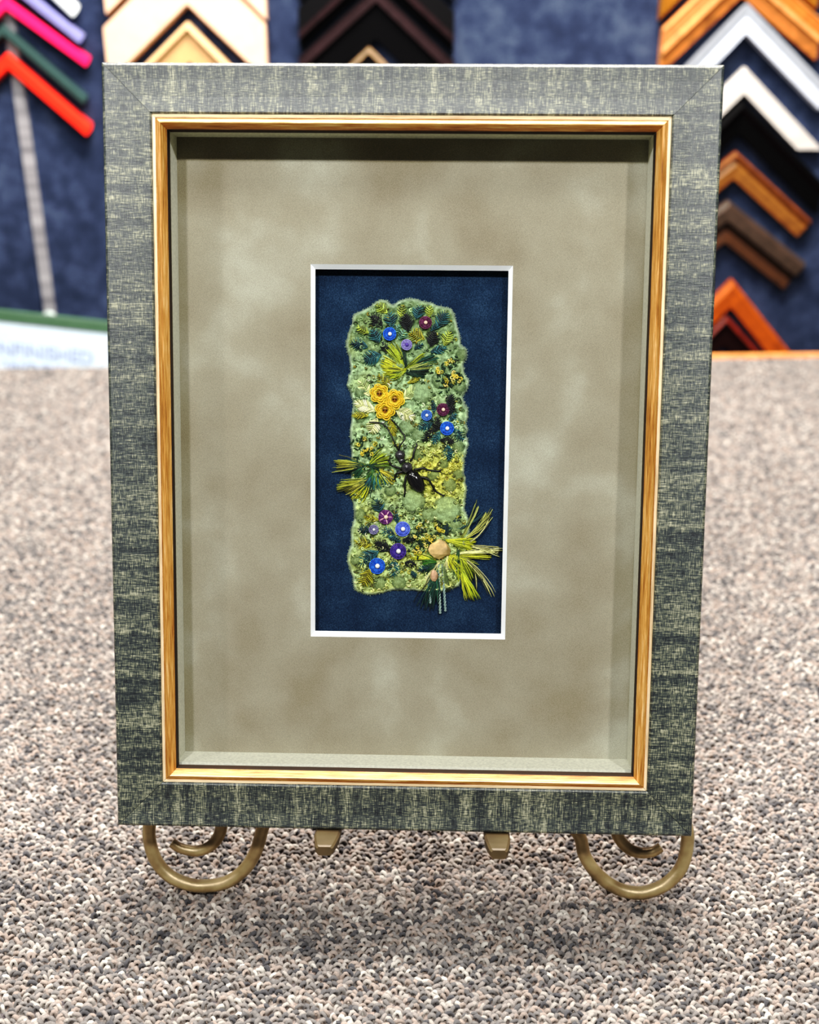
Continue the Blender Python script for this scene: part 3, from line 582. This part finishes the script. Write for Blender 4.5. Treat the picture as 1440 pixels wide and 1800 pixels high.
def loops(ya, yb_, dx, dy, K, NS, big, seed, hw, m0=-9, m1=.10):
    rs = np.random.RandomState(seed)
    gx, gy = np.meshgrid(np.arange(-hw, hw, dx), np.arange(ya, yb_, dy)); gx[1::2] += dx / 2
    lim = .36 * (.904 * gy + .2); keep = (gy < yb(gx) - .003) & (np.abs(gx) < lim + m1) & (np.abs(gx) >= lim + m0); gx = gx[keep]; gy = gy[keep]
    x = gx.ravel() + rs.uniform(-.35, .35, gx.size) * dx; y = gy.ravel() + rs.uniform(-.35, .35, gx.size) * dy; n = len(x)
    th = rs.uniform(-.95, .95, n) + rs.choice([0, PI], n); ln = rs.uniform(.0013, .0023, n); ht = rs.uniform(.0024, .0042, n); lean = rs.uniform(-.0014, .0014, n); rad = rs.uniform(.00080, .00118, n) * big
    ct, st = np.cos(th), np.sin(th); P = np.zeros((n, K, NS, 3), np.float32)
    for k in range(K):
        a = PI * k / (K - 1); u = -np.cos(a) * ln; z = np.sin(a) * ht; bend = np.sin(a) * lean
        ta = np.sin(a) * ln; tz = np.cos(a) * ht; tl = np.hypot(ta, tz) + 1e-9; nu, nz = tz / tl, -ta / tl
        for j in range(NS):
            q = 2 * PI * j / NS; r1 = np.cos(q) * rad * 1.15; r2 = np.sin(q) * rad
            lu = u + nu * r2; lv = bend + r1; P[:, k, j, 0] = x + ct * lu - st * lv; P[:, k, j, 1] = y + st * lu + ct * lv - 1.0; P[:, k, j, 2] = .86 - .0034 + z + nz * r2
    base = np.arange(n)[:, None, None, None] * (K * NS); kk = np.arange(K - 1)[None, :, None, None] * NS; jj = np.arange(NS)[None, None, :, None]; j2 = (jj + 1) % NS
    q = np.concatenate([base + kk + jj, base + kk + j2, base + kk + NS + j2, base + kk + NS + jj], 3).reshape(-1, 4).astype(np.int32)
    pal = np.array([lin(c) for c in ((174, 166, 157), (200, 194, 184), (150, 141, 134), (126, 121, 117), (102, 99, 98), (80, 79, 81), (162, 147, 136))])
    lf = np.sin(x * 31 + 2 * np.sin(y * 23)) * np.sin(y * 37 + 1.7 * np.sin(x * 19)) * .5 + .5 * np.sin(x * 83 + y * 61 + 2 * np.sin(y * 71))
    h = rs.rand(n) + lf * .07; idx = np.select([h < .07, h < .20, h < .40, h < .60, h < .78], [5, 4, 3, 2, 6], 0); idx = np.where(h > .93, 1, idx)
    Cc = np.ones((n, K, NS, 4), np.float32); Cc[..., :3] = pal[idx][:, None, None, :] * rs.uniform(.8, 1.15, (n, 1, NS, 1))
    me = bpy.data.meshes.new('carpet_yarn_loops'); nv = n * K * NS; me.vertices.add(nv); me.vertices.foreach_set('co', P.ravel()); me.loops.add(q.size); me.loops.foreach_set('vertex_index', q.ravel())
    me.polygons.add(len(q)); me.polygons.foreach_set('loop_start', np.arange(0, q.size, 4, dtype=np.int32)); me.polygons.foreach_set('use_smooth', np.ones(len(q), bool)); me.update(calc_edges=True)
    at = me.color_attributes.new('col', 'FLOAT_COLOR', 'POINT'); at.data.foreach_set('color', Cc.ravel()); me.materials.append(vcol('carpet_yarn', .9, .15, .15, 2600, .3))
    o = bpy.data.objects.new('carpet_yarn_loops', me); col.objects.link(o); o.parent = troot; o['kind'] = 'stuff'; return nv
NV += loops(.35, .86, .00335, .00285, 6, 5, 1, 11, .60) + loops(.8605, 1.7, .0036, .0033, 4, 4, 1.12, 12, .75) + loops(.35, 1.7, .0037, .0034, 4, 4, 1.18, 13, 1.0, .10, .34) + loops(.203, .35, .0037, .0034, 4, 4, 1.18, 14, 1.0, -9, .34)
M_body = plain('laminate_table_body', (150, 130, 108), .6)
m = MB()
def prism(m, x0, x1, ya0, ya1, yb_, z0, z1):
    V = [(x0, ya0, z0), (x1, ya0, z0), (x1, yb(x1) + yb_, z0), (x0, yb(x0) + yb_, z0)]; V += [(a, b, z1) for a, b, _ in V]
    m.add(V, [(0, 3, 2, 1), (4, 5, 6, 7), (0, 1, 5, 4), (1, 2, 6, 5), (2, 3, 7, 6), (3, 0, 4, 7)])
prism(m, -1.5, 1.5, .2, .2, -.0005, -.04, -.0036); o = m.build('table_slab', M_body, troot, False, (0, 1, -.86))
for lx in (-1.4, 1.4):
    for ly in (.28, 1.2):
        m = MB(); m.box((lx - .03, ly - .03, -.86), (lx + .03, ly + .03, -.041)); m.build('table_leg', M_body, troot, False, (0, 1, -.86))
M_trim = plain('orange_wood_edge', (226, 150, 88), .45, .4, 0, .12, 40)
m = MB(); x0, x1 = .02, 1.5
V = [(x0, yb(x0), -.03), (x1, yb(x1), -.03), (x1, yb(x1) + .008, -.03), (x0, yb(x0) + .008, -.03), (x0, yb(x0), .0035), (x1, yb(x1), .0035), (x1, yb(x1) + .008, .0035), (x0, yb(x0) + .008, .0035)]
m.add(V, [(0, 3, 2, 1), (4, 5, 6, 7), (0, 1, 5, 4), (1, 2, 6, 5), (2, 3, 7, 6), (3, 0, 4, 7)]); o = m.build('edge_trim', M_trim, troot, False, (0, 1, -.86)); o['label'] = 'orange wood strip along back edge'

# ------------------------------------------------------------------ ROOM SHELL: wall covered in blue carpet fabric, floor
WY = max(A_.y, B_.y) + .16
def wallfab():
    t = NT('blue_carpet_wall'); co = t.coords(); f = t.noise(co, 420, 4, .7); g = t.noise(co, 38, 4, .6); b = t.noise(co, 6, 2)
    w = t.math('ADD', t.math('ADD', t.math('MULTIPLY', f, .4), t.math('MULTIPLY', g, .4)), t.math('MULTIPLY', b, .2)); t.bump(f, .8, .003)
    return t.fin(t.ramp(w, [(.36, (33, 40, 57)), (.5, (51, 60, 81)), (.64, (80, 90, 113))]), .95, .1)
m = MB(); m.box((-2.2, WY, -.9), (2.2, WY + .1, 1.6)); struct(m.build('wall_back', wallfab(), None, False))
m = MB(); m.box((-2.2, -1.6, -.9), (2.2, WY, -.86)); struct(m.build('floor', plain('grey_floor_vinyl', (130, 124, 116), .6, .3, 0, .1, 8), None, False))
WN = Vector((0, 1, 0))
def W(px, py, off=0): return hit(px, py, Vector((0, WY - off, 0)), WN)

# ------------------------------------------------------------------ MOULDING CORNER SAMPLES ON THE WALL
def wood(name, rgb, rough=.45, var=.22, spec=.4):
    t = NT(name); a = t.noise(t.coords('Object', (14, 14, 14)), 3, 4, .6, 1.2); var = .05 if min(rgb) > 100 else var; hi = tuple(min(255, v * (1 + var * .5)) for v in rgb); lo = tuple(v * (1 - var) for v in rgb)
    if max(rgb) < 50: rough, spec = .65, .08
    return t.fin(t.ramp(a, [(.3, lo), (.7, hi)]), rough, spec)
MC = {}
def mcol(rgb, kind='wood'):
    k = (rgb, kind)
    if k not in MC: MC[k] = wood('moulding_finish_%d' % len(MC), rgb, .4 if kind == 'wood' else .3, .2 if kind == 'wood' else .03)
    return MC[k]
def chevron(label, ap, lp, rp, wpx, prof, cols, off=.001, cut='vert', group=None, kind='wood', name='hanging_moulding_sample'):
    """outer apex, ends of the outer edges (pixels on the wall), width in pixels; prof = [(fraction across, height m, colour index)]"""
    h0 = max(h for _, h, _ in prof) * .6 + off
    A, Lp, Rp = (W(*p, h0) for p in (ap, lp, rp)); sc = (W(ap[0] + 100, ap[1], h0) - A).length / 100; w = wpx * sc
    A2, L2, R2 = (Vector((p.x, p.z)) for p in (A, Lp, Rp)); al, ar = (L2 - A2).normalized(), (R2 - A2).normalized()
    nl = Vector((-al.y, al.x)); nr = Vector((ar.y, -ar.x))
    if nl.y > 0: nl = -nl
    if nr.y > 0: nr = -nr
    mv = (nl + nr) / (1 + nl.dot(nr))
    root = thing(name, label, 'moulding sample', Matrix.Translation((A.x, WY - off, A.z - w)), group); OO = (A.x, WY - off, A.z - w)
    for E2, a, n in ((L2, al, nl), (R2, ar, nr)):
        m = MB(); V = []; mi = []; P_ = [(0, 0, 0)] + list(prof) + [(1, 0, 0)]; K = len(P_)
        for f, h, _ in P_:
            u = f * w; s = A2 + mv * u
            if cut == 'vert': e = s + a * ((E2.x - s.x) / a.x)
            elif cut == 'horiz': e = s + a * ((E2.y - s.y) / a.y)
            else: e = E2 + n * u
            if cut == 'round': e = e - a * (w * .5 * (1 - math.sqrt(max(0, 1 - (2 * f - 1) ** 2))))
            V += [(s.x, WY - off - h, s.y), (e.x, WY - off - h, e.y)]
        Fc = [(2 * i, 2 * i + 1, 2 * i + 3, 2 * i + 2) for i in range(K - 1)]; mi = [P_[i + 1][2] if i < K - 2 else P_[i][2] for i in range(K - 1)]
        Fc += [tuple(2 * i for i in range(K)), tuple(2 * i + 1 for i in range(K - 1, -1, -1))]; mi += [P_[1][2]] * 2
        m.add(V, Fc); m.mi = mi
        m.build('moulding_arm', [mcol(c, kind) for c in cols], root, False, OO)
    return root
flat = [(.0, .010, 0), (.06, .013, 0), (.94, .013, 0), (1, .010, 0)]
thin = [(.0, .016, 0), (.15, .020, 0), (.85, .020, 0), (1, .016, 0)]
GL = 'thin coloured samples on the left of the wall'
GC = 'bare wood samples above the frame'; GR = 'samples hanging at the right'
chevron('thin glossy white moulding corner, topmost of the thin coloured samples at left', (28, -95), (-105, 28), (145, 18), 22, thin, [(214, 220, 222)], .001, 'round', GL, 'paint')
chevron('thin lavender blue moulding corner between the white and the pink samples', (20, -40), (-115, 90), (152, 66), 16, thin, [(126, 126, 178)], .001, 'round', GL, 'paint')
chevron('thin hot pink moulding corner above the dark green sample at left', (10, -5), (-125, 130), (163, 106), 17, thin, [(246, 40, 96)], .001, 'round', GL, 'paint')
chevron('thin dark slate green moulding corner between pink and red samples', (6, 42), (-130, 180), (158, 174), 15, thin, [(50, 68, 66)], .001, 'round', GL, 'paint')
chevron('thin bright red moulding corner, lowest of the coloured samples at left', (14, 92), (-130, 232), (168, 226), 22, thin, [(244, 52, 34)], .001, 'round', GL, 'paint')
CR = (232, 190, 158)
chevron('pale unfinished wood moulding corner, topmost of the bare samples, cut by photo top', (322, -178), (183, -36), (466, -30), 45, [(0, .014, 0), (.05, .02, 0), (.95, .02, 0), (1, .014, 0)], [CR], .001, 'vert', GC)
chevron('wide pale unfinished wood moulding corner directly above the frame at left', (325, -98), (184, 46), (467, 40), 74, [(0, .014, 1), (.03, .019, 1), (.1, .019, 0), (.95, .019, 0), (1, .014, 0)], [CR, (196, 154, 120)], .001, 'vert', GC)
chevron('small tan wood moulding corner nested under the wide pale one', (330, 38), (228, 142), (436, 146), 48, [(0, .016, 0), (.16, .018, 0), (.2, .010, 1), (1, .008, 1)], [(222, 178, 124), (206, 160, 106)], .001, 'vert', GC)
BK = (6, 6, 8); BR = (38, 26, 28)
chevron('black moulding corner, topmost of the black samples above the frame', (660, -200), (524, -70), (798, -70), 54, [(0, .02, 0), (.3, .024, 0), (.34, .024, 1), (.45, .02, 1), (.5, .016, 0), (1, .014, 0)], [BK, BR], .001, 'vert')
chevron('black moulding corner with thin brown ridge, centre of photo top', (660, -112), (525, 14), (798, 20), 54, [(0, .018, 0), (.55, .024, 0), (.6, .024, 1), (.74, .024, 1), (.8, .016, 0), (1, .014, 0)], [BK, BR], .001, 'vert')
chevron('black moulding corner, lowest of the wide black ones just above the frame', (662, -26), (526, 98), (798, 106), 66, [(0, .018, 0), (.05, .02, 0), (.14, .02, 1), (.3, .022, 1), (.36, .016, 0), (1, .014, 0)], [BK, BR], .001, 'vert')
chevron('small bronze edged dark moulding corner peeking over the frame top', (648, 80), (560, 168), (738, 172), 40, [(0, .012, 0), (.2, .014, 0), (.25, .010, 1), (1, .008, 1)], [(124, 98, 66), (18, 16, 18)], .001, 'vert')
OW, OL, OD = (176, 98, 42), (226, 146, 84), (138, 76, 36)
chevron('dark amber wood moulding corner cut off at the upper right', (1306, -196), (1167, -52), (1444, -60), 58, [(0, .016, 0), (.4, .022, 0), (.95, .018, 0), (1, .012, 0)], [(150, 92, 30)], .001, 'vert', GR)
chevron('wide honey brown ridged wood moulding corner at upper right', (1308, -86), (1166, 50), (1444, 34), 56, [(0, .016, 1), (.06, .022, 1), (.1, .020, 0), (.42, .022, 0), (.45, .025, 1), (.56, .025, 1), (.6, .020, 2), (1, .016, 2)], [OW, OL, (186, 108, 56)], .001, 'vert', GR)
chevron('broad glossy white moulding corner under the honey brown one at right', (1312, 6), (1166, 160), (1446, 146), 36, [(0, .022, 1), (.45, .020, 1), (.5, .022, 0), (.95, .022, 0), (1, .014, 0)], [(198, 206, 220), (150, 156, 164)], .001, 'vert', GR, 'paint')
chevron('off white moulding corner between broad white and black samples at right', (1310, 118), (1176, 250), (1444, 262), 32, [(0, .012, 0), (.1, .018, 0), (.95, .018, 0), (1, .012, 0)], [(196, 191, 184)], .001, 'horiz', GR, 'paint')
chevron('black moulding corner hanging under the off white one at right', (1304, 175), (1172, 305), (1446, 322), 42, [(0, .02, 0), (.2, .024, 0), (.4, .018, 1), (1, .014, 0)], [(5, 5, 6), (18, 11, 14)], .001, 'vert', GR)
chevron('slim walnut brown moulding corner beside the frame at right', (1294, 266), (1180, 358), (1426, 388), 36, [(0, .012, 1), (.14, .018, 1), (.34, .014, 2), (.5, .016, 0), (1, .014, 0)], [(126, 78, 36), (122, 70, 38), (78, 48, 20)], .001, 'perp', GR)
chevron('dark chocolate moulding corner below the walnut brown one', (1281, 352), (1170, 432), (1416, 462), 58, [(0, .012, 0), (.12, .02, 0), (.48, .018, 0), (.54, .012, 1), (.7, .014, 1), (1, .016, 2)], [(66, 54, 46), (36, 22, 14), (66, 42, 26)], .001, 'perp', GR)
chevron('reddish orange stained wood moulding corner above the table edge at right', (1288, 492), (1172, 610), (1410, 646), 31, [(0, .012, 0), (.2, .018, 0), (1, .016, 0)], [(168, 76, 22)], .001, 'vert', GR)
chevron('dark cherry red moulding corner, lowest at the right near table', (1276, 552), (1170, 661), (1392, 680), 38, [(0, .012, 0), (.2, .016, 0), (.5, .012, 1), (1, .012, 1)], [(104, 36, 22), (30, 12, 12)], .001, 'vert', GR)
# hanging strip and sign
tb = NT('brushed_hanging_strip'); co = tb.coords('Object', (1, 1, 1)); wv = tb.noise(tb.coords('Object', (2, 2, 60)), 1.0, 2)
M_strip = tb.fin(tb.ramp(wv, [(.35, (98, 96, 100)), (.62, (158, 156, 158))]), .5, .5, .1)
def onwall(px, py, off): return W(px, py, off)
a, b = W(24, 100, .004), W(88, 556, .004); dirv = (b - a).normalized(); top_ = a - dirv * .30; sid = Vector((dirv.z, 0, -dirv.x)); hw = .0088
m = MB(); V = []
for p in (top_, b):
    for sx, oy in ((-hw, 0), (-hw * .8, .004), (hw * .8, .004), (hw, 0)): V.append(p - sid * sx + Vector((0, .003 - oy, 0)))
m.add(V, [(0, 1, 5, 4), (1, 2, 6, 5), (2, 3, 7, 6), (3, 2, 1, 0), (4, 5, 6, 7), (0, 4, 7, 3)])
sr = thing('hanging_strip', 'narrow grey metal hanging strip running down the blue wall at left', 'hanging strip', Matrix.Translation(b)); m.build('strip', M_strip, sr, False, tuple(b))
m = MB(); m.ball(b + Vector((0, -.003, 0)), (.0105, .004, .009), nu=14, nv=8); o = m.build('end_cap', plain('pale_cap', (176, 190, 184), .3), sr, True, tuple(b)); o['label'] = 'pale rounded end cap'
# sign panel standing behind the table edge
soff = .055
p00, p10 = W(-120, 534, soff), W(330, 584, soff)
xd = (p10 - p00).normalized(); zd = Vector((-xd.z, 0, xd.x)); wdt = (p10 - p00).length; pxm = wdt / 450
so_ = p00 - zd * .16; SM = Matrix((xd, Vector((0, 1, 0)), zd)).transposed().to_4x4()
sroot = thing('sign_board', 'white sign with green top edge and pale lettering behind the table at left', 'sign', Matrix.Translation(so_) @ SM)
M_sign = plain('white_sign_plastic', (206, 222, 234), .4, .4, 0, .02); M_green = plain('green_sign_edge', (72, 98, 76), .45, .4, 0, .06)
HS = .16; gband = 18 * pxm
m = MB(); m.box((0, 0, 0), (wdt, .004, HS - gband)); m.build('sign_face', M_sign, sroot, False)
m = MB(); m.box((0, -.001, HS - gband), (wdt, .012, HS)); o = m.build('sign_top_edge', M_green, sroot, False); o['label'] = 'green top edge'
def text(s, size, xr, z, name):
    cu = bpy.data.curves.new('t', 'FONT'); cu.body = s; cu.size = size; cu.align_x = 'RIGHT'; cu.space_character = 1.04; cu.offset = .0006; cu.extrude = .0003
    ob = bpy.data.objects.new('t', cu); col.objects.link(ob); dg = bpy.context.evaluated_depsgraph_get(); me = bpy.data.meshes.new_from_object(ob.evaluated_get(dg))
    bpy.data.objects.remove(ob); o = bpy.data.objects.new(name, me); col.objects.link(o); o.parent = sroot; o.rotation_euler = (PI / 2, 0, 0); o.location = (xr, -.0004, z); me.materials.clear(); me.materials.append(M_txt); return o
M_txt = plain('pale_blue_ink', (158, 172, 202), .6, .3, 0, .04)
text('UNFINISHED', 33 * pxm, (163 + 120) * pxm, HS - 78 * pxm, 'lettering')
text('WOOD', 33 * pxm, (118 + 120) * pxm, HS - 112 * pxm, 'lettering')

# ------------------------------------------------------------------ LIGHT
def area(name, loc, target, power, size, color=(1, 1, 1), sy=None):
    l = bpy.data.lights.new(name, 'AREA'); l.energy = power; l.size = size; l.color = color
    if sy: l.shape = 'RECTANGLE'; l.size_y = sy
    o = bpy.data.objects.new(name, l); col.objects.link(o); o.location = loc
    o.rotation_euler = (Vector(target) - Vector(loc)).to_track_quat('-Z', 'Y').to_euler(); return o
def fl(x, u, d): return FC + (XF * x + UF * u + NF).normalized() * d
area('ceiling_and_fill_lamp', fl(-.27, .56, 1.35), FC, 10.0, .07, (1, .99, .97))
area('ceiling_and_fill_lamp', fl(.50, .56, 1.4), FC, 9.0, .07, (1, .99, .97))
area('ceiling_and_fill_lamp', fl(-1.0, .60, 1.6), FC, 4.5, .08, (1, .97, .93))
area('ceiling_and_fill_lamp', fl(.08, .54, 1.5), FC, 3.5, .05, (1, .98, .95))
area('ceiling_and_fill_lamp', fl(.0, 1.5, 1.5), FC, 15.0, .6, (1, 1, .98))
area('ceiling_and_fill_lamp', (.05, .89, 1.5), (.05, .8, 0), 46, .6, (1, .95, .9), .16)
area('ceiling_and_fill_lamp', (.1, 1.14, 1.5), (.1, 1.25, 0), 42, .9, (1, .88, .79), .4)  # fill light added to brighten and warm the far carpet
area('ceiling_and_fill_lamp', (-.5, .85, 1.3), (-.4, 1.55, .25), 12, .5, (.96, .98, 1))  # unseen fill light added to brighten the left wall and sign
w = bpy.data.worlds.new('world'); bpy.context.scene.world = w; w.use_nodes = True
bg = w.node_tree.nodes['Background']; bg.inputs[0].default_value = (.93, .97, 1, 1); bg.inputs[1].default_value = .12
sc = bpy.context.scene; sc.view_settings.view_transform = 'Standard'; sc.view_settings.look = 'None'; sc.view_settings.exposure = 0
sc.view_settings.use_curve_mapping = True; cm = sc.view_settings.curve_mapping; cu_ = cm.curves[3]
for p_ in ((.05, .026), (.22, .225)): cu_.points.new(*p_)
cm.update()
print('carpet verts', NV, 'back', A_, B_, 'wall', WY)
